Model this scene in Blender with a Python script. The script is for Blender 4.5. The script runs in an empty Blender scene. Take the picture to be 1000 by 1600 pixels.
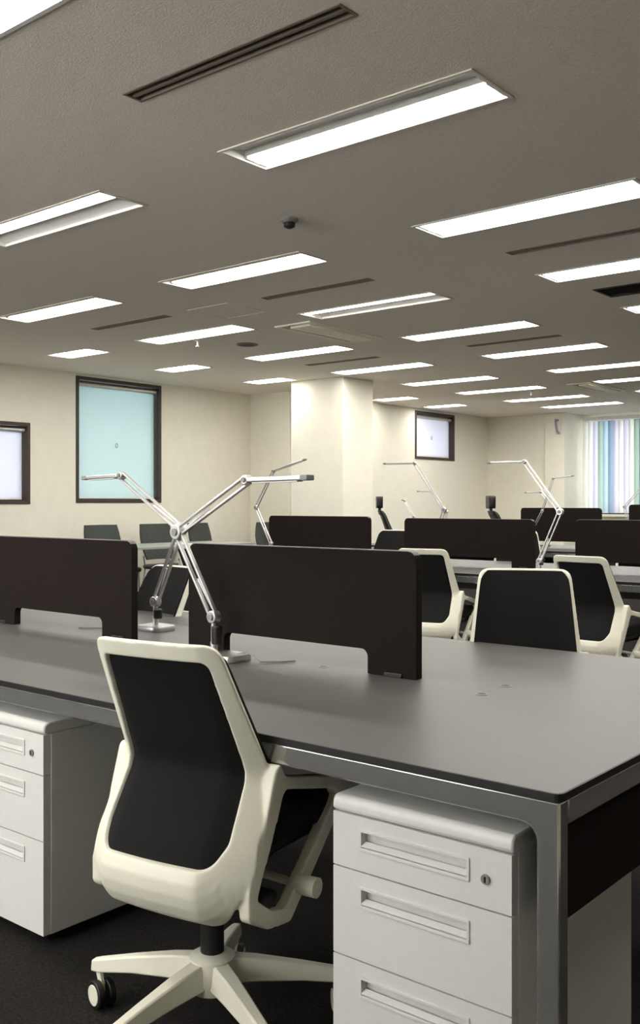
import bpy, math, random
from mathutils import Vector, Matrix

# ------------------------------------------------------------------ camera, world, exposure
scene = bpy.context.scene
col = scene.collection
rng = random.Random(7)
PI = math.pi
CEIL = 2.60

cam_data = bpy.data.cameras.new('camera')
cam_data.sensor_fit = 'VERTICAL'
cam_data.sensor_height = 36.0
cam_data.lens = 36.0 * 1524.0 / 1600.0
cam_data.shift_y = -13.0 / 1600.0
cam_data.clip_start = 0.05
cam_data.clip_end = 200
cam = bpy.data.objects.new('camera', cam_data)
col.objects.link(cam)
cam.location = (0, 0, 1.15)
cam.rotation_euler = (PI / 2, 0, math.atan2(0.637, 0.7709))
scene.camera = cam

world = bpy.data.worlds.new('sky')
scene.world = world
world.use_nodes = True
wbg = world.node_tree.nodes['Background']
wbg.inputs['Color'].default_value = (1.0, 0.985, 0.96, 1)
wbg.inputs['Strength'].default_value = 5.5

LAMP_STRENGTH = 11.0
vs = scene.view_settings
vs.view_transform = 'Standard'
vs.look = 'None'
vs.exposure = 1.0
vs.gamma = 1.0
vs.use_curve_mapping = False


# ------------------------------------------------------------------ materials
def srgb(r, g, b):
    f = lambda c: (c / 255 / 12.92) if c / 255 <= 0.04045 else ((c / 255 + 0.055) / 1.055) ** 2.4
    return (f(r), f(g), f(b), 1)


def mat(name, rgb, rough=0.5, metal=0.0, noise=0.0, scale=20.0, bump=0.0, bump_scale=200.0,
        spec=0.5, transl=0.0, coords='Object', stretch=None):
    """Principled surface, its colour varied by a noise and finely bumped."""
    m = bpy.data.materials.new(name)
    m.use_nodes = True
    nt = m.node_tree
    p = nt.nodes['Principled BSDF']
    c = srgb(*rgb)
    p.inputs['Base Color'].default_value = c
    p.inputs['Roughness'].default_value = rough
    p.inputs['Metallic'].default_value = metal
    p.inputs['Specular IOR Level'].default_value = spec
    tc = nt.nodes.new('ShaderNodeTexCoord')
    src = tc.outputs[coords]
    if stretch:
        mp = nt.nodes.new('ShaderNodeMapping')
        mp.inputs['Scale'].default_value = stretch
        nt.links.new(src, mp.inputs['Vector'])
        src = mp.outputs['Vector']
    if noise:
        n = nt.nodes.new('ShaderNodeTexNoise')
        n.inputs['Scale'].default_value = scale
        n.inputs['Detail'].default_value = 4
        nt.links.new(src, n.inputs['Vector'])
        r = nt.nodes.new('ShaderNodeValToRGB')
        r.color_ramp.elements[0].position = 0.3
        r.color_ramp.elements[1].position = 0.7
        r.color_ramp.elements[0].color = tuple(x * (1 - noise) for x in c[:3]) + (1,)
        r.color_ramp.elements[1].color = tuple(min(1, x * (1 + noise)) for x in c[:3]) + (1,)
        nt.links.new(n.outputs['Fac'], r.inputs['Fac'])
        nt.links.new(r.outputs['Color'], p.inputs['Base Color'])
    if bump:
        n2 = nt.nodes.new('ShaderNodeTexNoise')
        n2.inputs['Scale'].default_value = bump_scale
        n2.inputs['Detail'].default_value = 3
        nt.links.new(src, n2.inputs['Vector'])
        b = nt.nodes.new('ShaderNodeBump')
        b.inputs['Strength'].default_value = bump
        b.inputs['Distance'].default_value = 0.003
        nt.links.new(n2.outputs['Fac'], b.inputs['Height'])
        nt.links.new(b.outputs['Normal'], p.inputs['Normal'])
    if transl:
        t = nt.nodes.new('ShaderNodeBsdfTranslucent')
        t.inputs['Color'].default_value = c
        mx = nt.nodes.new('ShaderNodeMixShader')
        mx.inputs['Fac'].default_value = transl
        nt.links.new(p.outputs[0], mx.inputs[1])
        nt.links.new(t.outputs[0], mx.inputs[2])
        nt.links.new(mx.outputs[0], nt.nodes['Material Output'].inputs['Surface'])
    return m


def emit(name, rgb, strength):
    m = bpy.data.materials.new(name)
    m.use_nodes = True
    nt = m.node_tree
    nt.nodes.remove(nt.nodes['Principled BSDF'])
    e = nt.nodes.new('ShaderNodeEmission')
    e.inputs['Color'].default_value = srgb(*rgb)
    e.inputs['Strength'].default_value = strength
    nt.links.new(e.outputs[0], nt.nodes['Material Output'].inputs['Surface'])
    return m


def glass(name):
    m = bpy.data.materials.new(name)
    m.use_nodes = True
    nt = m.node_tree
    nt.nodes.remove(nt.nodes['Principled BSDF'])
    t = nt.nodes.new('ShaderNodeBsdfTransparent')
    t.inputs['Color'].default_value = (0.94, 0.95, 0.945, 1)
    g = nt.nodes.new('ShaderNodeBsdfGlossy')
    g.inputs['Roughness'].default_value = 0.02
    f = nt.nodes.new('ShaderNodeFresnel')
    mx = nt.nodes.new('ShaderNodeMixShader')
    nt.links.new(f.outputs[0], mx.inputs['Fac'])
    nt.links.new(t.outputs[0], mx.inputs[1])
    nt.links.new(g.outputs[0], mx.inputs[2])
    nt.links.new(mx.outputs[0], nt.nodes['Material Output'].inputs['Surface'])
    return m


M = dict(
    ceiling=mat('ceiling_plaster', (240, 231, 221), 0.95, noise=0.05, scale=60, bump=0.5, bump_scale=140, spec=0.1),
    wall=mat('cream_wallpaper', (233, 229, 214), 0.9, noise=0.02, scale=8, bump=0.15, bump_scale=90, spec=0.15),
    carpet=mat('charcoal_carpet', (40, 38, 37), 1.0, noise=0.45, scale=130, bump=0.9, bump_scale=260, spec=0.05),
    desk=mat('grey_brown_laminate', (83, 80, 78), 0.42, noise=0.05, scale=5, bump=0.03, bump_scale=500, spec=0.45, stretch=(1, 14, 1)),
    black_edge=mat('black_edge_band', (18, 17, 17), 0.5, noise=0.1, scale=30),
    chrome=mat('polished_chrome', (208, 208, 206), 0.16, 0.85, noise=0.03, scale=3),
    alu=mat('satin_aluminium', (205, 203, 203), 0.33, 0.85, noise=0.05, scale=40),
    brown=mat('dark_brown_panel', (31, 25, 23), 0.9, noise=0.1, scale=90, bump=0.25, bump_scale=420, spec=0.1),
    brown_edge=mat('brown_edge_strip', (104, 98, 98), 0.55, noise=0.04, scale=50),
    ped=mat('light_grey_steel', (214, 213, 210), 0.45, noise=0.02, scale=60, bump=0.05, bump_scale=600),
    ped_slot=mat('slot_steel', (190, 189, 186), 0.5, noise=0.03, scale=60),
    black=mat('black_plastic', (16, 15, 15), 0.5, noise=0.1, scale=60),
    mesh=mat('black_mesh_fabric', (14, 14, 14), 0.8, noise=0.25, scale=300, bump=0.5, bump_scale=900, spec=0.25),
    shell=mat('cream_white_plastic', (228, 225, 208), 0.42, noise=0.015, scale=30, spec=0.4),
    white=mat('white_enamel', (226, 226, 222), 0.5, noise=0.02, scale=30),
    grey=mat('mid_grey_plastic', (130, 130, 128), 0.5, noise=0.05, scale=60),
    dim=mat('dim_reflector', (232, 230, 228), 0.4, noise=0.03, scale=20),
    vent=mat('dark_vent', (46, 40, 35), 0.7, noise=0.1, scale=60),
    vent_mid=mat('vent_blade', (120, 108, 96), 0.6, noise=0.06, scale=60),
    frame=mat('dark_bronze_frame', (66, 56, 50), 0.5, 0.2, noise=0.08, scale=30),
    blind_teal=mat('pale_teal_blind', (211, 229, 232), 0.9, noise=0.02, scale=200, transl=0.28, bump=0.1, bump_scale=800),
    blind_lilac=mat('pale_lilac_blind', (234, 236, 246), 0.9, noise=0.02, scale=200, transl=0.31, bump=0.1, bump_scale=800),
    glass=glass('window_glass'),
    chair_grey=mat('dark_green_grey_fabric', (62, 66, 62), 0.85, noise=0.15, scale=200, bump=0.3, bump_scale=600),
    table=mat('grey_green_tabletop', (150, 156, 148), 0.3, noise=0.03, scale=12),
    cassette=mat('cream_cassette', (250, 246, 226), 0.6, noise=0.02, scale=30),
    paper=mat('grey_paper', (196, 194, 190), 0.8, noise=0.03, scale=30),
    lamp=emit('fluorescent_diffuser', (255, 252, 244), LAMP_STRENGTH),
)
SLATS = [mat('blind_slat_' + n, c, 0.9, noise=0.03, scale=60, transl=0.40) for n, c in (
    ('white', (238, 240, 238)), ('sky', (212, 228, 240)), ('steel', (180, 198, 214)), ('sage', (200, 216, 208)),
    ('pearl', (226, 226, 240)), ('slate', (164, 182, 192)))]


# ------------------------------------------------------------------ mesh helpers
class MB:
    def __init__(s):
        s.v, s.f = [], []

    def add(s, verts, faces):
        b = len(s.v)
        s.v += [tuple(p) for p in verts]
        s.f += [tuple(b + i for i in f) for f in faces]
        return s

    def box(s, x0, x1, y0, y1, z0, z1):
        return s.add([(x0, y0, z0), (x1, y0, z0), (x1, y1, z0), (x0, y1, z0), (x0, y0, z1), (x1, y0, z1), (x1, y1, z1), (x0, y1, z1)],
                     [(0, 3, 2, 1), (4, 5, 6, 7), (0, 1, 5, 4), (1, 2, 6, 5), (2, 3, 7, 6), (3, 0, 4, 7)])

    def tube(s, pts, r, seg=10, cap=True):
        pts = [Vector(p) for p in pts]
        rs = r if isinstance(r, (list, tuple)) else [r] * len(pts)
        up = None
        rings = []
        for i, p in enumerate(pts):
            d = (pts[min(i + 1, len(pts) - 1)] - pts[max(i - 1, 0)]).normalized()
            if up is None:
                up = Vector((0, 0, 1)) if abs(d.z) < 0.9 else Vector((1, 0, 0))
            a = d.cross(up).normalized()
            up = a.cross(d).normalized()
            rings.append([p + (a * math.cos(2 * PI * k / seg) + up * math.sin(2 * PI * k / seg)) * rs[i] for k in range(seg)])
        return s.loft(rings, cap)

    def bar(s, a, b, w, h, up=(0, 0, 1), w2=None, h2=None):
        """Rectangular bar from a to b, w across and h along up, may taper to w2, h2."""
        a, b = Vector(a), Vector(b)
        d = (b - a).normalized()
        sd = d.cross(Vector(up)).normalized()
        u = sd.cross(d).normalized()
        rings = []
        for p, ww, hh in ((a, w, h), (b, w2 or w, h2 or h)):
            rings.append([p + sd * (i * ww / 2) + u * (j * hh / 2) for i, j in ((-1, -1), (1, -1), (1, 1), (-1, 1))])
        return s.loft(rings, True)

    def loft(s, rings, cap=True, closed=False):
        n = len(rings[0])
        vs_, fs = [], []
        for r in rings:
            vs_ += r
        m = len(rings)
        for i in range(m if closed else m - 1):
            j = (i + 1) % m
            for k in range(n):
                k2 = (k + 1) % n
                fs.append((i * n + k, i * n + k2, j * n + k2, j * n + k))
        if cap and not closed:
            fs.append(tuple(reversed(range(n))))
            fs.append(tuple((m - 1) * n + k for k in range(n)))
        return s.add(vs_, fs)

    def lathe(s, prof, seg=20, cx=0, cy=0, z=0):
        return s.loft([[(cx + r * math.cos(2 * PI * k / seg), cy + r * math.sin(2 * PI * k / seg), z + h) for k in range(seg)] for r, h in prof], True)

    def disc_x(s, c, r, t, seg=16, axis=(1, 0, 0)):
        c = Vector(c)
        ax = Vector(axis).normalized()
        return s.tube([c - ax * t / 2, c + ax * t / 2], r, seg)

    def ring(s, outer, inner, fn, steps=1):
        """A frame between two contours of equal count; fn(point, 0 or 1) gives the rear and front surfaces."""
        mid = lambda t: [(a[0] + (b[0] - a[0]) * t, a[1] + (b[1] - a[1]) * t) for a, b in zip(outer, inner)]
        R = [[fn(p, 0) for p in mid(i / steps)] for i in range(steps + 1)] + [[fn(p, 1) for p in mid(i / steps)] for i in range(steps, -1, -1)]
        return s.loft(R, cap=False, closed=True)

    def plate(s, outline, fn):
        n = len(outline)
        return s.loft([[fn(p, 0) for p in outline], [fn(p, 1) for p in outline]], True)

    def build(s, name, m, parent=None, smooth=False, bevel=0.0, seg=2, angle=35, loc=None):
        me = bpy.data.meshes.new(name)
        me.from_pydata(s.v, [], s.f)
        me.update()
        import bmesh
        bm = bmesh.new()
        bm.from_mesh(me)
        bmesh.ops.recalc_face_normals(bm, faces=bm.faces)
        bm.to_mesh(me)
        bm.free()
        o = bpy.data.objects.new(name, me)
        me.materials.append(M[m] if isinstance(m, str) else m)
        col.objects.link(o)
        if parent:
            o.parent = parent
        if loc:
            o.location = loc
        if bevel:
            b = o.modifiers.new('bevel', 'BEVEL')
            b.width = bevel
            b.segments = seg
            b.limit_method = 'ANGLE'
            b.angle_limit = math.radians(40)
        if smooth or bevel:
            for p in me.polygons:
                p.use_smooth = True
            try:
                me.set_sharp_from_angle(angle=math.radians(angle))
            except Exception:
                pass
        return o


def round_poly(pts, rad, n=5, sub=1):
    """Polygon with rounded corners; straight runs are cut into sub pieces."""
    k = len(pts)
    rad = rad if isinstance(rad, (list, tuple)) else [rad] * k
    corners = []
    for i in range(k):
        p, a, b = Vector(pts[i]), Vector(pts[i - 1]), Vector(pts[(i + 1) % k])
        r = rad[i]
        da, db = (a - p), (b - p)
        la, lb = da.length, db.length
        da.normalize()
        db.normalize()
        ang = da.angle(db)
        t = min(r / math.tan(ang / 2), la * 0.49, lb * 0.49)
        p0, p1 = p + da * t, p + db * t
        arc = []
        for j in range(n + 1):
            q = j / n
            arc.append(p0 * (1 - q) ** 2 + p * 2 * q * (1 - q) + p1 * q * q)
        corners.append(arc)
    out = []
    for i in range(k):
        out += corners[i]
        a, b = corners[i][-1], corners[(i + 1) % k][0]
        for j in range(1, sub):
            out.append(a.lerp(b, j / sub))
    return [tuple(p) for p in out]


def tag(o, label=None, cat=None, group=None, kind=None):
    if label: o['label'] = label
    if cat: o['category'] = cat
    if group: o['group'] = group
    if kind: o['kind'] = kind
    return o


def thing(name, label, cat, loc=(0, 0, 0), rz=0.0, group=None):
    o = bpy.data.objects.new(name, None)
    o.empty_display_size = 0.1
    col.objects.link(o)
    o.location = loc
    o.rotation_euler = (0, 0, rz)
    return tag(o, label, cat, group)


def copy_tree(o, parent=None):
    c = o.copy()
    col.objects.link(c)
    c.parent = parent
    for ch in list(o.children):
        copy_tree(ch, c)
    return c


def holed(mb, a0, a1, b0, b1, holes, fn):
    """Sheet a0..a1 x b0..b1 with rectangular holes (a0,a1,b0,b1)."""
    A = sorted({a0, a1} | {h[0] for h in holes} | {h[1] for h in holes})
    B = sorted({b0, b1} | {h[2] for h in holes} | {h[3] for h in holes})
    idx = {}
    vs_, fs = [], []

    def vid(i, j):
        if (i, j) not in idx:
            idx[(i, j)] = len(vs_)
            vs_.append(fn(A[i], B[j]))
        return idx[(i, j)]
    for i in range(len(A) - 1):
        for j in range(len(B) - 1):
            ca, cb = (A[i] + A[i + 1]) / 2, (B[j] + B[j + 1]) / 2
            if any(h[0] < ca < h[1] and h[2] < cb < h[3] for h in holes):
                continue
            fs.append((vid(i, j), vid(i + 1, j), vid(i + 1, j + 1), vid(i, j + 1)))
    return mb.add(vs_, fs)


def struct(o):
    o['kind'] = 'structure'
    return o


# ------------------------------------------------------------------ room shell
X0, X1, XJ = -9.0, 3.2, -8.3       # left wall, wall behind camera side, left wall after the jog
Y0, YJ, Y1 = -2.0, 9.43, 14.5      # behind camera, jog, far wall

struct(MB().box(X0 - .2, X1 + .2, Y0 - .2, 15.6, -0.1, 0).build('floor', 'carpet'))

# ceiling fixtures grid: (x0, x1) of the columns, y0 of the rows
COLS = [(-8.10, -7.48), (-6.76, -5.57), (-4.86, -3.67), (-2.87, -1.69), (-0.90, 0.29)]
ROWS = [0.07, 1.42, 2.835, 4.245, 5.63, 6.98, 8.35, 9.72, 10.93, 12.20, 13.35]
LW = 0.27
lights = []
for ci, (lx0, lx1) in enumerate(COLS):
    for ri, ly in enumerate(ROWS):
        if ci == 0 and (ri < 4 or ri == 7 or ri > 9): continue
        if ri == 0: continue
        if ci == 4 and (ri < 2 or ri > 5): continue
        if ci in (1, 2) and ri < 1: continue
        if ci == 3 and ri > 6: continue
        lights.append((ci, ri, lx0, lx1, ly, ly + LW))
for ci in (2, 3):                      # the rows over and behind the camera
    for ly in (-1.28, 0.07):
        lights.append((ci, 0, COLS[ci][0], COLS[ci][1], ly, ly + LW))
SLOTS = [(-2.73, -1.76, 2.22, 2.295), (-2.75, -1.79, 5.02, 5.085), (-4.69, -3.76, 5.03, 5.095), (-6.60, -5.70, 5.02, 5.085),
         (-4.66, -3.76, 7.755, 7.82), (-6.60, -5.70, 7.755, 7.82)]
CASS = [(-5.34, -5.02, 5.94, 6.87), (-5.20, -4.95, 11.05, 12.05)]
GRILLE = (-2.77, -2.05, 6.28, 6.56)
holes = [(a, b, c, d) for _, _, a, b, c, d in lights] + SLOTS + CASS + [GRILLE]
mb = MB()
holed(mb, X0 - .2, X1 + .2, Y0 - .2, 15.6, holes, lambda a, b: (a, b, CEIL))
ceil = struct(mb.build('ceiling', 'ceiling'))
MB().box(X0 - .2, X1 + .2, Y0 - .2, 15.6, CEIL + .16, CEIL + .24).build('ceiling_slab', 'ceiling', ceil)

# left wall with its windows (y0, y1, z0, z1)
W1 = (4.75, 6.04, 1.145, 2.01)
W2 = (6.63, 7.87, 1.16, 2.575)
W3 = (12.30, 13.42, 1.83, 2.565)
T = 0.16
mb = MB()
for dx in (0, -T):
    holed(mb, Y0 - .2, YJ, 0, CEIL + .1, [W1, W2], lambda a, b, dx=dx: (X0 + dx, a, b))
struct(mb.build('wall_left', 'wall'))
mb = MB()
for dx in (0, -T):
    holed(mb, YJ + .02, Y1 + .1, 0, CEIL + .1, [W3], lambda a, b, dx=dx: (XJ + dx, a, b))
mb.box(X0 - T, XJ - .001, YJ, YJ + .02, 0, CEIL + .1)
struct(mb.build('wall_left_recess', 'wall'))
PX = -7.22
mb = MB()
mb.box(XJ - T, PX, Y1, Y1 + .15, 0, CEIL + .1)
struct(mb.build('wall_back', 'wall'))
W4 = (-6.86, -3.2, 0.98, 2.52)
mb = MB()
for dy in (0, T):
    holed(mb, PX, X1 + .2, 0, CEIL + .1, [W4], lambda a, b, dy=dy: (a, 15.1 + dy, b))
struct(mb.build('wall_back_glazed', 'wall'))
struct(MB().box(X1, X1 + .1, Y0 - .2, 15.3, 0, CEIL + .1).build('wall_right', 'wall'))
ADDED_WINS = [(-6.9 + 2.4 * k, -4.65 + 2.4 * k, .85, 2.45) for k in range(2)] + [(-2.0, -1.0, .85, 2.45)]  # unseen windows added behind the camera to brighten ceiling and desk fronts
mb = MB()
for dy in (0, -T):
    holed(mb, X0 - .2, X1 + .2, 0, CEIL + .1, ADDED_WINS, lambda a, b, dy=dy: (a, Y0 + dy, b))
struct(mb.build('wall_front', 'wall'))
struct(MB().box(-7.66, -6.87, 8.73, 9.30, 0, CEIL).build('wall_column', 'wall', bevel=.006))
struct(MB().box(PX, -6.88, 14.42, 15.1, 0, CEIL).build('wall_pier', 'wall', bevel=.006))
for nm, b in (('baseboard_left', (X0, X0 + .012, Y0, YJ, 0, .07)), ('baseboard_recess', (XJ, XJ + .012, YJ + .02, Y1, 0, .07)),
              ('baseboard_back', (XJ, PX, Y1 - .012, Y1, 0, .07))):
    struct(MB().box(*b).build(nm, 'frame', bevel=.003))


def side_window(name, w, x, two=False):
    y0, y1, z0, z1 = w
    root = struct(bpy.data.objects.new(name, None))
    col.objects.link(root)
    root.location = (x, (y0 + y1) / 2, z0)
    hw, hh = (y1 - y0) / 2, z1 - z0
    f = .038
    mb = MB()
    mb.ring([(-hw, 0), (hw, 0), (hw, hh), (-hw, hh)], [(-hw + f, f), (hw - f, f), (hw - f, hh - f), (-hw + f, hh - f)],
            lambda p, k: (-.15 if k == 0 else .012, p[0], p[1]))
    mb.build('window_frame', 'frame', root, bevel=.004)
    g = f + .03
    mb = MB()
    mb.ring([(-hw + f, f), (hw - f, f), (hw - f, hh - f), (-hw + f, hh - f)], [(-hw + g, g), (hw - g, g), (hw - g, hh - g), (-hw + g, hh - g)],
            lambda p, k: (-.14 if k == 0 else -.10, p[0], p[1]))
    s = mb.build('sash', 'frame', root, bevel=.003)
    MB().box(-.122, -.118, -hw + g - .005, hw - g + .005, g - .005, hh - g + .005).build('pane', 'glass', root)
    return root


def roller_blind(label, w, x, m):
    y0, y1, z0, z1 = w
    f = .045
    r = thing('roller_blind', label, 'blind', (x, (y0 + y1) / 2, z0), group='roller blinds in the left windows')
    hw, hh = (y1 - y0) / 2 - f, z1 - z0
    zt = hh - f - .035
    MB().tube([(-.045, -hw, zt), (-.045, hw, zt)], .026, 14).build('roller_tube', 'alu', r, smooth=True)
    MB().box(-.073, -.0705, -hw + .008, hw - .008, f + .012, zt + .004).build('fabric', m, r)
    MB().box(-.078, -.066, -hw + .008, hw - .008, f + .002, f + .02).build('bottom_bar', 'white', r, bevel=.003)
    mb = MB()
    mb.tube([(-.064, .0 + .016 * math.cos(t * PI / 6), hh * .47 + .026 * math.sin(t * PI / 6)) for t in range(13)], .0035, 6)
    mb.build('show_through_ring', 'grey', r, smooth=True)  # ring put in for the faint dark spot showing through the fabric
    return r


side_window('window_1', W1, X0)
side_window('window_2', W2, X0)
side_window('window_3', W3, XJ)
roller_blind('pale lilac roller blind in the small window at the left edge', W1, X0, 'blind_lilac')
roller_blind('pale teal roller blind in the tall window reaching the ceiling', W2, X0, 'blind_teal')
roller_blind('lilac white roller blind in the small far window right of the column', W3, XJ, 'blind_lilac')

for k, w in enumerate(ADDED_WINS):
    o = side_window('window_%d' % (5 + k), w, 0)  # added daylight opening, out of view
    o.location = ((w[0] + w[1]) / 2, Y0, w[2])
    o.rotation_euler.z = PI / 2

# glazed far wall with vertical blind
root = struct(bpy.data.objects.new('window_4', None))
col.objects.link(root)
root.location = (W4[0], 15.1, W4[2])
ww, wh = W4[1] - W4[0], W4[3] - W4[2]
MB().ring([(0, 0), (ww, 0), (ww, wh), (0, wh)], [(.05, .05), (ww - .05, .05), (ww - .05, wh - .05), (.05, wh - .05)],
          lambda p, k: (p[0], .14 if k == 0 else .02, p[1])).build('window_frame', 'frame', root, bevel=.004)
for k in (1, 2):
    MB().box(ww * k / 3 - .025, ww * k / 3 + .025, .04, .12, .05, wh - .05).build('mullion', 'frame', root, bevel=.003)
for k in range(3):
    MB().box(ww * k / 3 + .03, ww * (k + 1) / 3 - .03, .07, .076, .05, wh - .05).build('pane', 'glass', root)
MB().box(-.02, ww + .02, -.09, .02, -.04, -.002).build('window_sill', 'wall', root, bevel=.004)
vb = thing('vertical_blind', 'striped blue and white vertical slat blind covering the far window', 'blind', (W4[0] + .03, 15.02, W4[2]))
MB().box(0, ww - .06, -.03, .03, wh - .03, wh + .03).build('head_rail', 'white', vb, bevel=.004)
pat = [0, 0, 4, 3, 1, 2, 4, 0, 4, 0, 3, 5, 1, 2, 4, 0, 0, 2, 1, 4, 2, 0, 3, 1]
sl = {}
for k in range(int((ww - .1) / .085)):
    m_ = pat[k % len(pat)]
    if m_ not in sl:
        mb = MB()
        a = math.radians(24)
        n = 4
        R = []
        for zz in (.02, wh - .035):
            R.append([(.052 * math.cos(a) * t - .008 * (1 - t * t) * math.sin(a), .052 * math.sin(a) * t + .008 * (1 - t * t) * math.cos(a) + s_, zz)
                      for s_, rng_ in ((0, range(-n, n + 1)), (.0015, range(n, -n - 1, -1))) for t in [q / n for q in rng_]])
        mb.loft(R, True)
        o = mb.build('slat', SLATS[m_], vb)
        sl[m_] = o
    else:
        o = sl[m_].copy()
        col.objects.link(o)
    o.location = (.05 + k * .085, 0, 0)

# ------------------------------------------------------------------ ceiling fixtures
def fixture(label, x0, x1, y0, y1, off=None):
    """Recessed fluorescent troffer; off = 'near' or 'far' half unlit."""
    r = thing('ceiling_light', label, 'ceiling light', ((x0 + x1) / 2, (y0 + y1) / 2, CEIL), group='recessed fluorescent ceiling lights')
    hx, hy = (x1 - x0) / 2, (y1 - y0) / 2
    d = .09
    mb = MB()
    mb.ring([(-hx, -hy), (hx, -hy), (hx, hy), (-hx, hy)], [(-hx + .004, -hy + .004), (hx - .004, -hy + .004), (hx - .004, hy - .004), (-hx + .004, hy - .004)],
            lambda p, k: (p[0], p[1], -.003 if k == 0 else d))
    mb.box(-hx, hx, -hy, hy, d, d + .004)
    mb.build('housing', 'white', r)
    e = .012
    mb = MB()
    mb.ring([(-hx - e, -hy - e), (hx + e, -hy - e), (hx + e, hy + e), (-hx - e, hy + e)], [(-hx + .005, -hy + .005), (hx - .005, -hy + .005), (hx - .005, hy - .005), (-hx + .005, hy - .005)],
            lambda p, k: (p[0], p[1], -.006 if k == 0 else -.0005))
    mb.build('trim_frame', 'ceiling' if off else 'white', r, bevel=.001)
    a, b = -hy + .006, hy - .006
    cut = 0.0
    if off == 'strip': off, cut = 'near', -hy + .085
    if off == 'near': a = cut
    if off == 'far': b = cut
    n = 8
    R = []
    for xx in (-hx + .02, hx - .02):
        ring = [(xx, a + (b - a) * t / n, .012 - .012 * math.sin(PI * t / n)) for t in range(n + 1)]
        ring += [(xx, b, .03), (xx, a, .03)]
        R.append(ring)
    mb = MB()
    mb.loft(R, True)
    mb.build('diffuser', 'lamp', r, smooth=True)
    for s in (-1, 1):
        MB().box(s * (hx - .012) - .007, s * (hx - .012) + .007, a, b, .002, .035).build('lamp_holder', 'white', r)
    if off:
        MB().box(-hx + .006, hx - .006, cut - .003, cut + .003, .012, .085).build('added_light_stop', 'white', r)  # opaque plate added to keep the diffuser's light off the reflector
        c0, c1 = (-hy + .006, cut - .006) if off == 'near' else (hy - .006, cut + .006)
        R = []
        for xx in (-hx + .006, hx - .006):
            pts = [(xx, c0 + (c1 - c0) * t / 6, .008 + .05 * (t / 6) ** 0.9 * .6) for t in range(7)]
            R.append(pts + [(p[0], p[1], p[2] + .003) for p in reversed(pts)])
        MB().loft(R, True).build('reflector', 'dim', r, smooth=True)
    return r


side_words = ['beside the left wall', 'in the line nearest the windows', 'in the middle line', 'in the line nearest the camera', 'in the line over the camera']
ordn = ['', 'first', 'second', 'third', 'fourth', 'fifth', 'sixth', 'seventh', 'eighth', 'ninth', 'tenth']
special = {(3, 1): 'lit ceiling light cut off by the top left corner', (3, 2): 'large half-lit ceiling light at top centre with a grey reflector strip',
           (2, 2): 'half-lit ceiling light cut off at the left edge, grey strip below'}
OFF = {(3, 2): 'near', (2, 2): 'far', (2, 4): 'far', (2, 3): 'strip', (1, 3): 'strip'}
count = {}
for ci, ri, a, b, c, d in lights:
    out = (ci == 4) or ri == 0 or (ri == 1 and ci != 3)
    if out:
        lb = 'recessed fluorescent ceiling light outside the frame, above and beside the camera'
    else:
        count[ci] = count.get(ci, 0) + 1
        lb = special.get((ci, ri), 'lit ceiling light %s, %s counted from the front' % (side_words[ci], ordn[count[ci]]))
    fixture(lb, a, b, c, d, OFF.get((ci, ri)))


slot_lb = ['dark double slot air diffuser on the ceiling at top centre', 'dark slot diffuser at the right edge below a ceiling light',
           'brown slot diffuser on the ceiling between two lights at mid height', 'faint slot diffuser on the ceiling near the left windows',
           'faint slot diffuser far back in the middle ceiling line', 'faint slot diffuser far back near the column']
for lb, (a, b, c, d) in zip(slot_lb, SLOTS):
    r = thing('slot_diffuser', lb, 'air diffuser', ((a + b) / 2, (c + d) / 2, CEIL), group='linear slot diffusers in the ceiling')
    hx, hy = (b - a) / 2, (d - c) / 2
    e = .006
    MB().ring([(-hx - e, -hy - e), (hx + e, -hy - e), (hx + e, hy + e), (-hx - e, hy + e)], [(-hx + .004, -hy + .004), (hx - .004, -hy + .004), (hx - .004, hy - .004), (-hx + .004, hy - .004)],
              lambda p, k: (p[0], p[1], -.004 if k == 0 else .05)).build('frame', 'vent_mid', r)
    MB().box(-hx, hx, -hy, hy, .05, .054).build('backing', 'black', r)
    MB().box(-hx + .004, hx - .004, -.006, .006, -.002, .02).build('blade', 'vent_mid', r)

for lb, (a, b, c, d) in zip(('cream ceiling air conditioner panel at mid height, left of centre', 'bright ceiling air conditioner panel far back near the blind'), CASS):
    r = thing('air_conditioner', lb, 'air conditioner', ((a + b) / 2, (c + d) / 2, CEIL), group='ceiling air conditioner panels')
    hx, hy = (b - a) / 2, (d - c) / 2
    e = .03
    MB().ring([(-hx - e, -hy - e), (hx + e, -hy - e), (hx + e, hy + e), (-hx - e, hy + e)], [(-hx + .01, -hy + .01), (hx - .01, -hy + .01), (hx - .01, hy - .01), (-hx + .01, hy - .01)],
              lambda p, k: (p[0], p[1], -.012 if k == 0 else .04)).build('frame', 'cassette', r, bevel=.003)
    MB().box(-hx + .10, hx - .012, -hy + .02, hy - .02, -.028, -.002).build('panel', 'cassette', r, bevel=.006)
    MB().box(-hx + .01, -hx + .095, -hy + .02, hy - .02, .03, .035).build('outlet', 'black', r)
    MB().bar((-hx + .05, -hy + .03, .005), (-hx + .05, hy - .03, .005), .05, .004, up=(.5, 0, 1)).build('louver', 'vent_mid', r)

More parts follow.
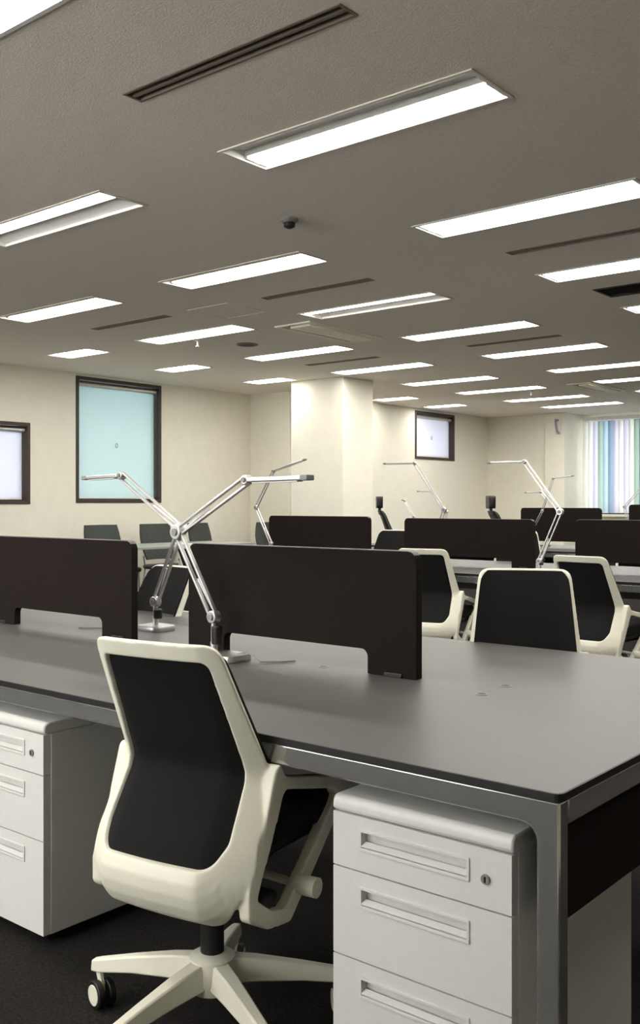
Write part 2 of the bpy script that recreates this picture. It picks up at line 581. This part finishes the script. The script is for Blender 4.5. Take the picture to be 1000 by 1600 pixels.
a, b, c, d = GRILLE
r = thing('return_grille', 'dark brown return air grille in the ceiling at the right edge', 'grille', ((a + b) / 2, (c + d) / 2, CEIL))
hx, hy = (b - a) / 2, (d - c) / 2
MB().ring([(-hx - .015, -hy - .015), (hx + .015, -hy - .015), (hx + .015, hy + .015), (-hx - .015, hy + .015)], [(-hx + .005, -hy + .005), (hx - .005, -hy + .005), (hx - .005, hy - .005), (-hx + .005, hy - .005)],
          lambda p, k: (p[0], p[1], -.005 if k == 0 else .05)).build('frame', 'vent', r)
MB().box(-hx, hx, -hy, hy, .05, .054).build('backing', 'black', r)
for k in range(9):
    yy = -hy + .02 + k * (2 * hy - .04) / 8
    MB().bar((-hx + .005, yy, .012), (hx - .005, yy, .012), .024, .002, up=(0, -.7, .7)).build('slat', 'vent', r)

r = thing('smoke_detector', 'small dark detector on the ceiling between the half-lit lights', 'detector', (-3.284, 3.73, CEIL))
MB().lathe([(.045, 0), (.045, -.012), (.034, -.02)], 20).build('base', 'grey', r, smooth=True)
MB().lathe([(.03, -.018), (.028, -.04), (.014, -.048)], 20).build('head', 'vent', r, smooth=True)
r = thing('ceiling_speaker', 'dark round speaker in the ceiling before the column', 'speaker', (-6.165, 6.42, CEIL))
MB().lathe([(.10, 0), (.10, -.006), (.088, -.009)], 28).build('rim', 'vent_mid', r, smooth=True)
MB().lathe([(.085, -.008), (.06, -.012), (.01, -.013)], 24).build('grille', 'vent', r, smooth=True)
r = thing('access_hatch', 'faint square access hatch in the ceiling behind the middle lights', 'hatch', (-5.21, 5.21, CEIL))
MB().ring([(-.21, -.21), (.21, -.21), (.21, .21), (-.21, .21)], [(-.206, -.206), (.206, -.206), (.206, .206), (-.206, .206)],
          lambda p, k: (p[0], p[1], -.003 if k == 0 else 0)).build('hatch_frame', 'cassette', r)
MB().box(-.203, .203, -.203, .203, -.0015, 0).build('hatch_panel', 'ceiling', r)
for lb, (x, y) in (('small white sprinkler hanging below the windows-side ceiling light', (-6.35, 5.98)), ('small white sprinkler far back among the ceiling lights', (-5.9, 11.4))):
    r = thing('sprinkler', lb, 'sprinkler', (x, y, CEIL), group='ceiling sprinklers')
    MB().lathe([(.035, 0), (.03, -.008), (.012, -.012)], 16).build('escutcheon', 'white', r, smooth=True)
    MB().lathe([(.008, -.01), (.008, -.05), (.02, -.053), (.02, -.057)], 12).build('nozzle', 'white', r, smooth=True)

r = thing('wall_bracket', 'small grey hook shaped bracket high on the far pier by the striped blind', 'bracket', (-6.98, 14.42, 2.28))
MB().box(-.05, .05, -.02, 0, -.02, .22).build('plate', 'white', r, bevel=.006)
MB().tube([(0, -.02, .2), (0, -.1, .2), (.02, -.13, .12), (.03, -.11, .02), (.06, -.09, -.02)], .018, 8).build('hook', 'grey', r, smooth=True)


# ------------------------------------------------------------------ bench desks
TOP = .675
def bench(label, x0, x1, y0, y1, TOP=TOP):
    r = thing('bench_desk', label, 'desk', ((x0 + x1) / 2, (y0 + y1) / 2, 0))
    hx, hy = (x1 - x0) / 2, (y1 - y0) / 2
    out = round_poly([(-hx, -hy), (hx, -hy), (hx, hy), (-hx, hy)], .018, 5)
    inn = round_poly([(-hx + .003, -hy + .003), (hx - .003, -hy + .003), (hx - .003, hy - .003), (-hx + .003, hy - .003)], .016, 5)
    MB().plate(inn, lambda p, k: (p[0], p[1], TOP - .012 + .012 * k)).build('tabletop', 'desk', r, smooth=True, angle=30)
    MB().ring(out, inn, lambda p, k: (p[0], p[1], TOP - .014 + .0135 * k)).build('edge_band', 'black_edge', r)
    zt, rh, lw, dp = TOP - .0145, .044, .042, .034
    e = .004
    for s in (-1, 1):
        # inverted U of polished metal: rail and two legs in one bent frame, front and rear
        y_a = s * (hy - e)
        L, Rr = -hx + e, hx - e
        prof = [(L, 0.0), (L, zt), (Rr, zt), (Rr, 0.0), (Rr - lw, 0.0)]
        cr = 5
        rad = .03
        arc = lambda cx, cz, a0: [(cx + rad * math.cos(math.radians(a0 + 90 * k / cr)), cz + rad * math.sin(math.radians(a0 + 90 * k / cr))) for k in range(cr + 1)]
        prof += arc(Rr - lw - rad, zt - rh - rad, 0)
        prof += arc(L + lw + rad, zt - rh - rad, 90)
        prof += [(L + lw, 0.0)]
        prof = [(q[0], max(q[1], .012)) for q in prof]
        MB().plate(prof, lambda p, k: (p[0], y_a - s * dp * k, p[1])).build('leg_frame', 'chrome', r, bevel=.004)
        for q in (L + lw / 2, Rr - lw / 2):
            MB().lathe([(.016, 0), (.018, .004), (.018, .012)], 14, q, y_a - s * dp / 2).build('foot', 'black', r)
        xa = s * (hx - e)
        MB().box(min(xa, xa - s * .03), max(xa, xa - s * .03), -hy + e + dp, hy - e - dp, zt - rh, zt).build('end_rail', 'alu', r, bevel=.003)
        MB().box(min(xa - s * .006, xa - s * .024), max(xa - s * .006, xa - s * .024), -hy + e + dp + .002, hy - e - dp - .002, .455, zt - rh - .001).build('end_panel', 'brown', r, bevel=.002)
    MB().box(-hx + .1, hx - .1, -.13, .13, zt - .13, zt - .118).build('cable_tray', 'black', r, bevel=.003)
    for s in (-1, 1):
        MB().box(-hx + .1, hx - .1, s * .125 - .004, s * .125 + .004, zt - .118, zt).build('tray_side', 'black', r)
    return r


def screen(label, x0, x1, y, zt, group, z0=TOP, cut=True, th=.028, zc=.782):
    r = thing('desk_screen', label, 'screen', ((x0 + x1) / 2, y, z0), group=group)
    hw, h = (x1 - x0) / 2, zt - z0
    m = .164
    rc = .03
    def arc(cx, cz, a0, rr, ccw=True):
        return [(cx + rr * math.cos(math.radians(a0 + (90 if ccw else -90) * k / 5)), cz + rr * math.sin(math.radians(a0 + (90 if ccw else -90) * k / 5))) for k in range(6)]
    pts = [(hw, .001)] + arc(hw - rc, h - rc, 0, rc) + arc(-hw + rc, h - rc, 90, rc) + [(-hw, .001)]
    if cut:
        c = zc - z0
        rr = .022
        pts += [(-hw + m, .001)] + arc(-hw + m + rr, c - rr, 180, rr, False) + arc(hw - m - rr, c - rr, 90, rr, False) + [(hw - m, .001)]
    mb = MB()
    mb.plate(pts, lambda p, k: (p[0], -th / 2 + th * k, p[1]))
    mb.build('panel', 'brown', r, bevel=.0015)
    # thin paler strip capping the upper edge
    top = arc(hw - rc, h - rc, 30, rc)[:1]
    R = []
    path = [(hw - rc * (1 - math.cos(math.radians(a))), h - rc * (1 - math.sin(math.radians(a)))) for a in (40, 55, 70, 90)]
    path = path + [(-p[0], p[1]) for p in reversed(path)]
    ring = [(p[0], p[1] + .0004) for p in path] + [(p[0], p[1] + .0022) for p in reversed(path)]
    MB().plate(ring, lambda p, k: (p[0], -th / 2 + .001 + (th - .002) * k, p[1])).build('edge_strip', 'brown_edge', r)
    for s in (-1, 1):
        MB().box(s * (hw - .075) - .03, s * (hw - .075) + .03, -th / 2 - .005, th / 2 + .005, .0, .012).build('bracket', 'black', r, bevel=.002)
    return r


bench('near bench desk with grey laminate top and polished chrome frame', -4.1, -.710, 1.475, 2.933)
bench('second bench desk behind the near one, mostly hidden by white chairs', -5.75, -1.2, 5.2, 6.5, .72)
bench('third bench desk far back before the striped blind', -6.3, -2.4, 8.15, 9.45, .72)

g1 = 'dark brown screens on the bench desks'
screen('dark brown desk screen behind the near chair, with wide cable cutout', -2.364, -1.470, 2.1995, 1.0196, g1, zc=.7435)
screen('dark brown desk screen at the left edge with cable cutout', -3.524, -2.651, 2.1995, 1.0196, g1, zc=.7435)
screen('dark brown desk screen in front of the white column', -5.36, -4.345, 5.85, 1.052, g1, .72, zc=.782)
screen('wide dark brown screen right of the column behind white chairs', -4.03, -3.0, 5.85, 1.044, g1, .72, zc=.782)
screen('dark brown desk screen cut off by the right edge', -2.71, -1.69, 5.85, 1.047, g1, .72, zc=.782)
screen('small far dark screen behind the leaning lamp arm, before the striped blind', -4.66, -3.82, 8.8, 1.108, g1, .72, zc=.782)
screen('far dark screen corner at the right edge below the striped blind', -3.55, -2.72, 8.8, 1.14, g1, .72, zc=.782)

# cable grommets let into the near desk top
for lb, x, y in (('small dark grommet in the desk top right of the screen', -1.237, 2.129), ('second small grommet in the desk top farther right of the screen', -1.245, 2.265),
                 ('small dark grommet under the cutout of the nearer screen', -1.80, 2.194)):
    r = thing('cable_grommet', lb, 'grommet', (x, y, TOP), group='cable grommets on the near desk')
    MB().lathe([(.016, 0), (.016, .0012), (.012, .0018)], 18).build('rim', 'grey', r)
    MB().lathe([(.0115, .0012), (.0115, .002)], 16).build('cap', 'black', r)


# ------------------------------------------------------------------ pedestals
def pedestal(label, x0, y0, w=.393, d=.52, side=1):
    r = thing('pedestal', label, 'drawer unit', (x0 + w / 2, y0, 0), group='mobile drawer pedestals under the near desk')
    hw = w / 2
    zb, zl, zt = .030, .553, .583
    MB().box(-hw + .001, hw - .001, .022, d, zb, zl).build('body', 'ped', r, bevel=.003)
    n = 5
    prof = [(0.004, zl + .001), (0.0, zl + .004)] + [(.016 - .016 * math.cos(math.radians(90 * k / n)), zt - .016 + .016 * math.sin(math.radians(90 * k / n))) for k in range(n + 1)] + [(d, zt), (d, zl + .001)]
    MB().loft([[(s * hw, p[0], p[1]) for p in prof] for s in (-1, 1)], True).build('lid', 'ped', r, bevel=.004, angle=30)
    zs = [(.448, zl - .002), (.277, .445), (zb + .002, .274)]
    for i, (a, b) in enumerate(zs):
        h = b - a
        o = bpy.data.objects.new('drawer', None)
        # drawer front with a real recessed finger slot
        sx0, sx1 = -hw + .072, hw - .090
        sz1 = h - .028 if i == 0 else h - .032
        sz0 = sz1 - .030
        mb = MB()
        holed(mb, -hw + .002, hw - .002, 0, h, [(sx0, sx1, sz0, sz1)], lambda p, q: (p, 0, q))
        P = lambda x, y, z: (x, y, z)
        H_ = [(sx0, sz0), (sx1, sz0), (sx1, sz1), (sx0, sz1)]
        mb.loft([[P(x, 0, z) for x, z in H_], [P(x, .016, z) for x, z in H_]], False)
        mb.add([P(x, .016, z) for x, z in H_], [(0, 1, 2, 3)])
        O_ = [(-hw + .002, 0), (hw - .002, 0), (hw - .002, h), (-hw + .002, h)]
        mb.loft([[P(x, 0, z) for x, z in O_], [P(x, .021, z) for x, z in O_]], False)
        mb.add([P(x, .021, z) for x, z in O_], [(0, 1, 2, 3)])
        dr = mb.build('drawer', 'ped', r, loc=(0, 0, a))
        # lip moulding round the slot, its lower flange slanting out
        e = .006
        lip = MB()
        lip.ring([(sx0 - e, sz0 - e), (sx1 + e, sz0 - e), (sx1 + e, sz1 + e), (sx0 - e, sz1 + e)], H_, lambda p, k: (p[0], -.003 if k else .0, p[1]))
        lip.bar((sx0, .004, sz0 + .006), (sx1, .004, sz0 + .006), .014, .004, up=(0, -.5, .86))
        lip.build('slot_lip', 'ped', dr, bevel=.001)
        if i == 0:
            lk = MB()
            lk.tube([(hw - .052, -.004, h * .50 + .0), (hw - .052, .002, h * .50)], .0085, 16)
            lk.build('lock', 'grey', dr, smooth=True)
            MB().box(hw - .0535, hw - .0505, -.0052, -.003, h * .5 - .005, h * .5 + .005).build('keyhole', 'black', dr)
    for sx in (-1, 1):
        for yy in (.05, d - .05):
            mb = MB()
            mb.disc_x((sx * (hw - .05) - .011, yy, .02), .02, .016, 16)
            mb.disc_x((sx * (hw - .05) + .011, yy, .02), .02, .016, 16)
            mb.box(sx * (hw - .05) - .018, sx * (hw - .05) + .018, yy - .018, yy + .018, .022, zb)
            mb.build('caster', 'black', r, bevel=.002)
    return r


pedestal('grey steel three drawer pedestal under the near desk corner', -1.196, 1.486)
pedestal('grey steel three drawer pedestal at the left edge, left of the chair', -2.545, 1.486)


# ------------------------------------------------------------------ office chair
def interp(tab, z):
    if z <= tab[0][0]: return tab[0][1]
    for (a, fa), (b, fb) in zip(tab, tab[1:]):
        if z <= b:
            t = (z - a) / (b - a)
            return fa + (fb - fa) * t
    return tab[-1][1]


PROF = [(.285, -.145), (.30, -.175), (.315, -.196), (.335, -.212), (.36, -.222), (.39, -.224), (.44, -.206), (.565, -.130), (.585, -.124), (.605, -.128), (.70, -.163), (.86, -.226)]
DEPTH = [(.285, .035), (.40, .030), (.60, .030), (.70, .026), (.86, .022)]


def back_pt(u, z, k, inset=0.0):
    # the sides wrap forward
    w = max(0.0, abs(u) - .115) / .09
    f = interp(PROF, z) + 0.45 * u * u + .056 * w ** 1.2 * (1.0 if z < .6 else 1.0 - .35 * (z - .6) / .26)
    # thickness runs square to the wrapped surface
    sl = .9 * abs(u) + (.75 * min(1.0, w) if w > 0 else 0.0)
    n = 1.0 / math.sqrt(1 + sl * sl)
    t = interp(DEPTH, z) * k
    return (u - math.copysign(t * sl * n, u), f + t * n + inset, z)


def mould(mb, m, r):
    """Back frame and loop arms run into each other as one moulding; cut afterwards into frame and arms."""
    import bmesh
    o = mb.build('moulding', m)
    a = o.modifiers.new('remesh', 'REMESH')
    a.mode = 'VOXEL'
    a.voxel_size = .0027
    b = o.modifiers.new('smooth', 'SMOOTH')
    b.factor = .5
    b.iterations = 16
    dg = bpy.context.evaluated_depsgraph_get()
    me = bpy.data.meshes.new_from_object(o.evaluated_get(dg))
    bpy.data.objects.remove(o)
    for name, test in (('back_frame', lambda c: c.y <= -.045), ('loop_arm', lambda c: c.y > -.045 and c.x < 0), ('loop_arm', lambda c: c.y > -.045 and c.x >= 0)):
        bm = bmesh.new()
        bm.from_mesh(me)
        bmesh.ops.delete(bm, geom=[f for f in bm.faces if not test(f.calc_center_median())], context='FACES')
        part = bpy.data.meshes.new(name)
        bm.to_mesh(part)
        bm.free()
        part.materials.clear()
        part.materials.append(M[m])
        for p in part.polygons:
            p.use_smooth = True
        q = bpy.data.objects.new(name, part)
        col.objects.link(q)
        q.parent = r


def front_pad(m, r):
    hw = [(.42, .178), (.46, .206), (.60, .191), (.80, .166), (.825, .161), (.842, .150), (.852, .134)]
    rings = []
    for i in range(26):
        z = .42 + (.852 - .42) * (1 - (1 - i / 25) ** 1.3)
        w = interp(hw, z)
        rings.append([back_pt(w * (2 * j / 20 - 1), z, 1, -.003) for j in range(21)] + [back_pt(w * (2 * j / 20 - 1), z, 1, .007) for j in range(20, -1, -1)])
    MB().loft(rings, True).build('front_pad', m, r, smooth=True, angle=50)


def make_chair(label, shell='shell', mesh='mesh', headrest=False):
    r = thing('office_chair', label, 'chair')
    out = round_poly([(-.150, .290), (.150, .290), (.212, .40), (.190, .60), (.160, .858), (-.160, .858), (-.190, .60), (-.212, .40)],
                     [.09, .09, .08, .05, .04, .04, .05, .08], 6, 10)
    inn = round_poly([(-.138, .418), (.138, .418), (.158, .46), (.152, .59), (.134, .822), (-.134, .822), (-.152, .59), (-.158, .46)],
                     [.04, .04, .03, .05, .02, .02, .05, .03], 6, 10)
    shell_mb = MB().ring(out, inn, lambda p, k: back_pt(p[0], p[1], k), 5)
    # mesh panel: curved sheet filling the opening
    mb = MB()
    nz, nu = 44, 24
    hw = [(.40, .140), (.46, .162), (.59, .156), (.826, .138)]
    rings = []
    for i in range(nz + 1):
        z = .414 + (.826 - .414) * i / nz
        w = interp(hw, z)
        rings.append([back_pt(w * (2 * j / nu - 1), z, 0, .013) for j in range(nu + 1)] + [back_pt(w * (2 * j / nu - 1), z, 0, .019) for j in range(nu, -1, -1)])
    mb.loft(rings, True)
    mb.build('mesh_back', mesh, r, smooth=True, angle=40)
    # padded front of the back, a little smaller than the frame
    front_pad(mesh, r)
    # seat
    so = round_poly([(-.20, -.105), (.20, -.105), (.205, .27), (-.205, .27)], [.07, .07, .10, .10], 6, 2)
    rings = []
    for sc, z in ((.93, .432), (.99, .440), (1.0, .455), (1.0, .475), (.985, .489), (.93, .497), (.6, .500)):
        rings.append([(p[0] * sc, .04 + (p[1] - .04) * sc, z - .012 * max(0, (p[1] - .15) / .12) ** 2) for p in so])
    MB().loft(rings, True).build('seat', 'black' if mesh == 'black' else 'mesh', r, smooth=True, angle=50)
    MB().loft([[(p[0] * s_, .04 + (p[1] - .04) * s_, z) for p in so] for s_, z in ((.80, .40), (.90, .418), (.90, .432))], True).build('seat_pan', 'black', r, smooth=True)
    # loop arms
    for s in (-1, 1):
        o2 = round_poly([(-.155, .318), (-.09, .282), (-.018, .272), (.235, .500), (.235, .520), (-.03, .574), (-.050, .606), (-.066, .596), (-.115, .45), (-.155, .375)],
                        [.02, .03, .025, .02, .012, .03, .015, .015, .03, .03], 5, 2)
        i2 = round_poly([(-.125, .352), (-.08, .318), (-.035, .306), (.165, .490), (.165, .502), (-.01, .543), (-.028, .547), (-.040, .538), (-.076, .455), (-.106, .395)],
                        [.008, .03, .012, .01, .008, .01, .008, .008, .02, .02], 5, 2)
        cx = s * .192
        def fn(p, k, s=s, cx=cx):
            flare = .012 * max(0, min(1, (p[0] + .12) / .15))
            return (cx + s * (flare + (.014 if k else -.013)), p[0], p[1])
        shell_mb.ring(o2, i2, fn)
    mould(shell_mb, shell, r)
    LIFT = .018
    # mechanism below the seat
    MB().box(-.085, .085, -.12, .13, .335, .402).build('tilt_mechanism', 'black', r, bevel=.02, seg=3)
    MB().tube([(.08, .02, .345), (.205, .02, .338)], .009, 10).tube([(.205, .02, .338), (.255, .02, .338)], .021, 14).build('adjust_lever', shell, r, smooth=True)
    MB().bar((-.20, -.07, .33), (.20, -.07, .33), .06, .035, up=(0, 0, 1)).build('cross_bar', 'black', r, bevel=.012, seg=3)
    for ch in r.children:
        ch.location.z += LIFT
    MB().lathe([(.026, .13), (.026, .24), (.019, .24), (.019, .35)], 16).build('gas_lift', 'black', r, smooth=True)
    MB().lathe([(.048, .095), (.054, .122), (.050, .166), (.034, .176)], 20).build('base_hub', shell, r, smooth=True)
    for k in range(5):
        a = math.radians(BASE_ANG + 72 * k)
        d = Vector((math.cos(a), math.sin(a), 0))
        sd = Vector((-d.y, d.x, 0))
        rings = []
        for t, w, h, zc in ((.03, .054, .054, .138), (.10, .046, .048, .130), (.20, .036, .037, .113), (.292, .030, .030, .093), (.312, .026, .024, .090)):
            c = d * t + Vector((0, 0, zc))
            rings.append([c + sd * (i * w / 2) + Vector((0, 0, j * h / 2)) for i, j in ((-1, -1), (1, -1), (.72, 1), (-.72, 1))])
        leg = MB().loft(rings, True).build('base_leg', shell, r, bevel=.004, angle=40)
        ca = a + 1.1 + k * 1.7 + (CAST0 if k == 0 else 0)
        ax = Vector((math.cos(ca), math.sin(ca), 0))
        fw = Vector((-ax.y, ax.x, 0))
        c = d * .295 + fw * .012 + Vector((0, 0, .031))
        for s in (-1, 1):
            MB().disc_x(c + ax * s * .014, .031, .015, 20, ax).build('caster_wheel', 'black', leg, bevel=.002)
            MB().disc_x(c + ax * s * .0225, .023, .003, 18, ax).build('caster_cover', shell, leg, bevel=.001)
        MB().tube([c, c + Vector((0, 0, .02)), d * .295 + Vector((0, 0, .075))], .008, 8).build('caster_stem', shell, leg, smooth=True)
    if headrest:
        MB().tube([(0, -.20, .84), (0, -.215, .96)], .014, 8).build('headrest_post', 'black', r, smooth=True)
        MB().loft([[(p[0] * q, -.225 + yy, p[1]) for p in round_poly([(-.10, .892), (.10, .892), (.11, .985), (-.11, .985)], .03, 4)] for q, yy in ((.9, -.012), (1, 0), (1, .03), (.9, .045))], True).build('headrest', mesh, r, smooth=True, angle=50)
    return r


# the base of the near chair: its left caster points to the lower left of the picture
BASE_ANG = math.degrees(math.atan2(.637, .7709)) + 157 - 9
CAST0 = 0.0
first = make_chair('cream framed black mesh chair in the foreground, pushed under the near desk')
first['group'] = 'cream office chairs'
first.location = (-1.536, 1.490, 0)
first.rotation_euler.z = math.radians(9)
spots = [
    # label, x, y, rot, z scale
    ('black mesh chair facing the camera across the near desk', -1.55, 2.95, 207.8, 1.05),
    ('black mesh chair seen in the gap between the two nearer screens', -3.26, 2.72, 180 - 6, 1.0),
    ('cream framed chair seen from behind right of the nearer screen', -3.30, 5.10, 12, 1.005),
    ('cream framed chair seen from behind at the right edge', -2.20, 5.02, -6, 1.0),
    ('chair top peeking out left of the wide screen behind the column', -4.72, 6.55, 185, 1.06),
    ('chair edge curving out right of the wide screen beside the lamp foot', -3.52, 6.62, 215, 1.08),
    ('low chair between the wide screen and the right edge screen', -2.98, 6.62, 178, 0.96),
    ('cream topped chair behind the nearer screen below the lamp joint', -4.75, 4.60, -8, 1.015),
]
for lb, x, y, rz, zs in spots:
    c = copy_tree(first)
    c['label'] = lb
    c.location = (x, y, 0)
    c.rotation_euler.z = math.radians(rz)
    c.scale = (1, 1, zs)
hc = make_chair('black high back chair with headrest beside the column', 'black', 'black', True)
hc['group'] = 'black headrest chairs'
hc.location = (-5.50, 7.90, 0)
hc.rotation_euler.z = math.radians(-50)
hc.scale = (1, 1, 1.24)
h2 = copy_tree(hc)
h2['label'] = 'black high back chair with headrest showing above the wide screen'
h2.location = (-4.26, 7.90, 0)
h2.rotation_euler.z = math.radians(-50)


# ------------------------------------------------------------------ desk lamps
def desk_lamp(label, base, y, pts, scale=1.0, cord=None, shift=0.0):
    """Two arm task lamp. pts: shoulder, elbow, wrist and head tip as (x, z); the lamp stands at y."""
    bx = base[0]
    r = thing('desk_lamp', label, 'desk lamp', (bx, y, base[1]), group='silver double arm desk lamps')
    P = [Vector((p[0] - bx, 0, p[1] - base[1])) for p in pts]
    s0, el, wr, tip = P
    k = scale
    out = round_poly([(-.058 * k, -.05 * k), (.058 * k, -.05 * k), (.058 * k, .05 * k), (-.058 * k, .05 * k)], .03 * k, 5)
    rings = [[(p[0] * q + shift, p[1] * q, z) for p in out] for q, z in ((.97, 0), (1, .004), (1, .014), (.96, .02))]
    MB().loft(rings, True).build('base', 'alu', r, smooth=True, angle=40)
    MB().lathe([(.011 * k, .018), (.011 * k, .05), (.009 * k, .05), (.009 * k, max(.06, s0.z))], 12, s0.x).build('stem', 'alu', r, smooth=True)
    MB().lathe([(.014 * k, .045), (.015 * k, .05), (.015 * k, max(.058, s0.z - .03)), (.012 * k, max(.062, s0.z - .026))], 14, s0.x + .012 * k).build('pivot_sleeve', 'black', r, smooth=True)

    def arm(a, b):
        d = (b - a).normalized()
        n = Vector((-d.z, 0, d.x))
        for off in (.012 * k, -.012 * k):
            for yy in (.0,):
                MB().bar(a + n * off + Vector((0, yy, 0)), b + n * off + Vector((0, yy, 0)), .012 * k, .007 * k, up=n).build('arm_bar', 'alu', r, bevel=.0015)
        # springs beside the upper half
        MB().tube([a + d * .03 + n * -.002 + Vector((0, .008, 0)), a.lerp(b, .45) + n * .006 + Vector((0, .008, 0))], .004 * k, 8).build('spring', 'white', r, smooth=True)
    arm(s0, el)
    arm(el, wr)
    for p, rad in ((s0, .018), (el, .022), (wr, .014)):
        mb = MB()
        mb.disc_x(p, rad * k, .026 * k, 16, (0, 1, 0))
        o = mb.build('joint', 'alu', r, bevel=.003)
        MB().disc_x(p + Vector((0, -.015 * k, 0)), rad * .5 * k, .006, 12, (0, 1, 0)).build('screw', 'grey', o, bevel=.001)
    # slim head: flat bar with a dark end piece, lit side below
    hd = (tip - wr).normalized()
    MB().bar(wr - Vector((0, 0, .012)) - hd * .004, wr + hd * .02 + Vector((0, 0, .004)), .016 * k, .012 * k).build('wrist', 'black', r, bevel=.002)
    h = MB().bar(wr + hd * .012, tip - hd * .026, .030 * k, .014 * k, up=(0, 0, 1)).build('head', 'alu', r, bevel=.004, seg=3)
    MB().bar(wr + hd * .03 - Vector((0, 0, .0085 * k)), tip - hd * .04 - Vector((0, 0, .0085 * k)), .022 * k, .003, up=(0, 0, 1)).build('diffuser', 'white', h)
    MB().bar(tip - hd * .028, tip, .031 * k, .015 * k, up=(0, 0, 1)).build('head_end', 'grey', r, bevel=.003)
    if cord:
        MB().tube([(c[0] - bx, c[1] - y, c[2] - base[1]) for c in cord], .003, 8).build('cord', 'grey', r, smooth=True)
    return r


# layout of the near desk, measured at 1 / S of its size about the room origin at eye height
S = 1.1047
near = lambda pts: [(x * S, 1.15 - (1.15 - z) * S) for x, z in pts]
near3 = lambda pts: [(x * S, y * S, 1.15 - (1.15 - z) * S) for x, y, z in pts]
desk_lamp('silver desk lamp in front of the nearer screen, arm bent right', (-1.945 * S, TOP), 1.905 * S,
          near([(-1.957, .835), (-2.105, 1.068), (-1.83, 1.214), (-1.605, 1.217)]), 1.09,
          cord=near3([(-1.89, 1.92, .735), (-1.86, 1.935, .742), (-1.83, 1.93, .737), (-1.80, 1.925, .724), (-1.76, 1.96, .7235), (-1.74, 2.0, .7235)]), shift=.045)
desk_lamp('silver desk lamp standing between the two nearer screens, head turned left', (-2.54 * S, TOP), 2.20 * S,
          near([(-2.543, .817), (-2.418, 1.066), (-2.723, 1.249), (-2.935, 1.243)]), 1.09,
          cord=near3([(-2.59, 2.18, .735), (-2.63, 2.15, .74), (-2.67, 2.12, .726), (-2.72, 2.10, .7235), (-2.78, 2.06, .7235)]))
desk_lamp('slim lamp with raised head before the white column', (-5.12, .72), 5.60, [(-5.12, .84), (-5.28, 1.12), (-5.095, 1.405), (-4.765, 1.485)], .9)
desk_lamp('thin silver lamp below the small far window, head turned left', (-3.95, .72), 6.10, [(-3.95, .84), (-3.86, 1.105), (-4.118, 1.455), (-4.402, 1.457)], .9)
desk_lamp('tall silver lamp right of centre, arm crossing the far dark screen', (-2.84, .72), 5.60, [(-2.84, .79), (-2.70, 1.10), (-2.945, 1.418), (-3.209, 1.417)], 1.0)
desk_lamp('tiny far lamp below the small far window', (-5.69, .72), 9.0, [(-5.69, .84), (-5.66, 1.06), (-5.857, 1.285), (-6.041, 1.286)], .8)
desk_lamp('tiny far lamp left of the tall silver lamp arm', (-4.50, .72), 9.0, [(-4.50, .84), (-4.40, 1.09), (-4.549, 1.267), (-4.727, 1.263)], .8)
desk_lamp('tiny far lamp whose head crosses the left edge of the striped blind', (-4.42, .72), 8.5, [(-4.42, .84), (-4.28, 1.08), (-4.17, 1.39), (-3.96, 1.41)], .7)
desk_lamp('tiny far lamp before the striped blind at the right edge', (-3.60, .72), 9.0, [(-3.60, .84), (-3.68, 1.12), (-3.52, 1.29), (-3.30, 1.31)], .8)
desk_lamp('tiny far lamp arm standing left above the wide screen', (-6.10, .72), 9.05, [(-6.10, .80), (-6.12, 1.0), (-6.245, 1.185), (-6.28, 1.19)], .8)

# ------------------------------------------------------------------ meeting corner by the left windows
r = thing('meeting_table', 'grey green meeting table near the tall window', 'table', (-7.75, 6.75, 0))
out = round_poly([(-.36, -1.1), (.36, -1.1), (.36, 1.1), (-.36, 1.1)], .04, 4)
MB().plate(out, lambda p, k: (p[0], p[1], .70 + .025 * k)).build('tabletop', 'table', r, bevel=.003)
for sx in (-1, 1):
    for sy in (-1, 1):
        MB().tube([(sx * .31, sy * 1.03, 0), (sx * .31, sy * 1.03, .70)], .02, 12).build('leg', 'white', r, smooth=True)


def meeting_chair(label, m):
    r = thing('meeting_chair', label, 'chair', group='dark chairs at the meeting table')
    rings = []
    for i in range(6):
        z = .52 + .40 * i / 5
        w = .19 + .035 * math.sin(PI * i / 5) + .02 * i / 5
        f = -.20 - .09 * i / 5
        rings.append([(w * (2 * j / 6 - 1), f + .10 * (2 * j / 6 - 1) ** 2 * .5, z) for j in range(7)] + [(w * (2 * j / 6 - 1), f + .10 * (2 * j / 6 - 1) ** 2 * .5 + .025, z) for j in range(6, -1, -1)])
    MB().loft(rings, True).build('backrest', m, r, smooth=True, angle=50)
    so = round_poly([(-.22, -.2), (.22, -.2), (.22, .22), (-.22, .22)], .06, 5)
    MB().loft([[(p[0] * s, p[1] * s, z) for p in so] for s, z in ((.95, .42), (1, .435), (1, .455), (.95, .468))], True).build('seat', m, r, smooth=True, angle=50)
    for s in (-1, 1):
        MB().tube([(s * .2, .2, 0), (s * .19, .17, .43)], .011, 8).build('leg', 'chrome', r, smooth=True)
        MB().tube([(s * .2, -.24, 0), (s * .19, -.17, .43), (s * .18, -.21, .56)], .011, 8).build('leg', 'chrome', r, smooth=True)
    return r


m1 = meeting_chair('dark grey chair back above the left screen, nearer the small window', 'chair_grey')
m1.location = (-8.32, 6.62, 0)
m1.rotation_euler.z = -PI / 2
for lb, x, y, rz in (('dark grey chair back right of the left screen, by the lamp joint', -8.32, 7.38, -90),
                     ('black chair behind the meeting table end near the lamp arm', -8.32, 8.10, -75),
                     ('black chair by the wall left of the column screen', -7.98, 8.86, -120)):
    c = copy_tree(m1)
    c['label'] = lb
    c.location = (x, y, 0)
    c.rotation_euler.z = math.radians(rz)
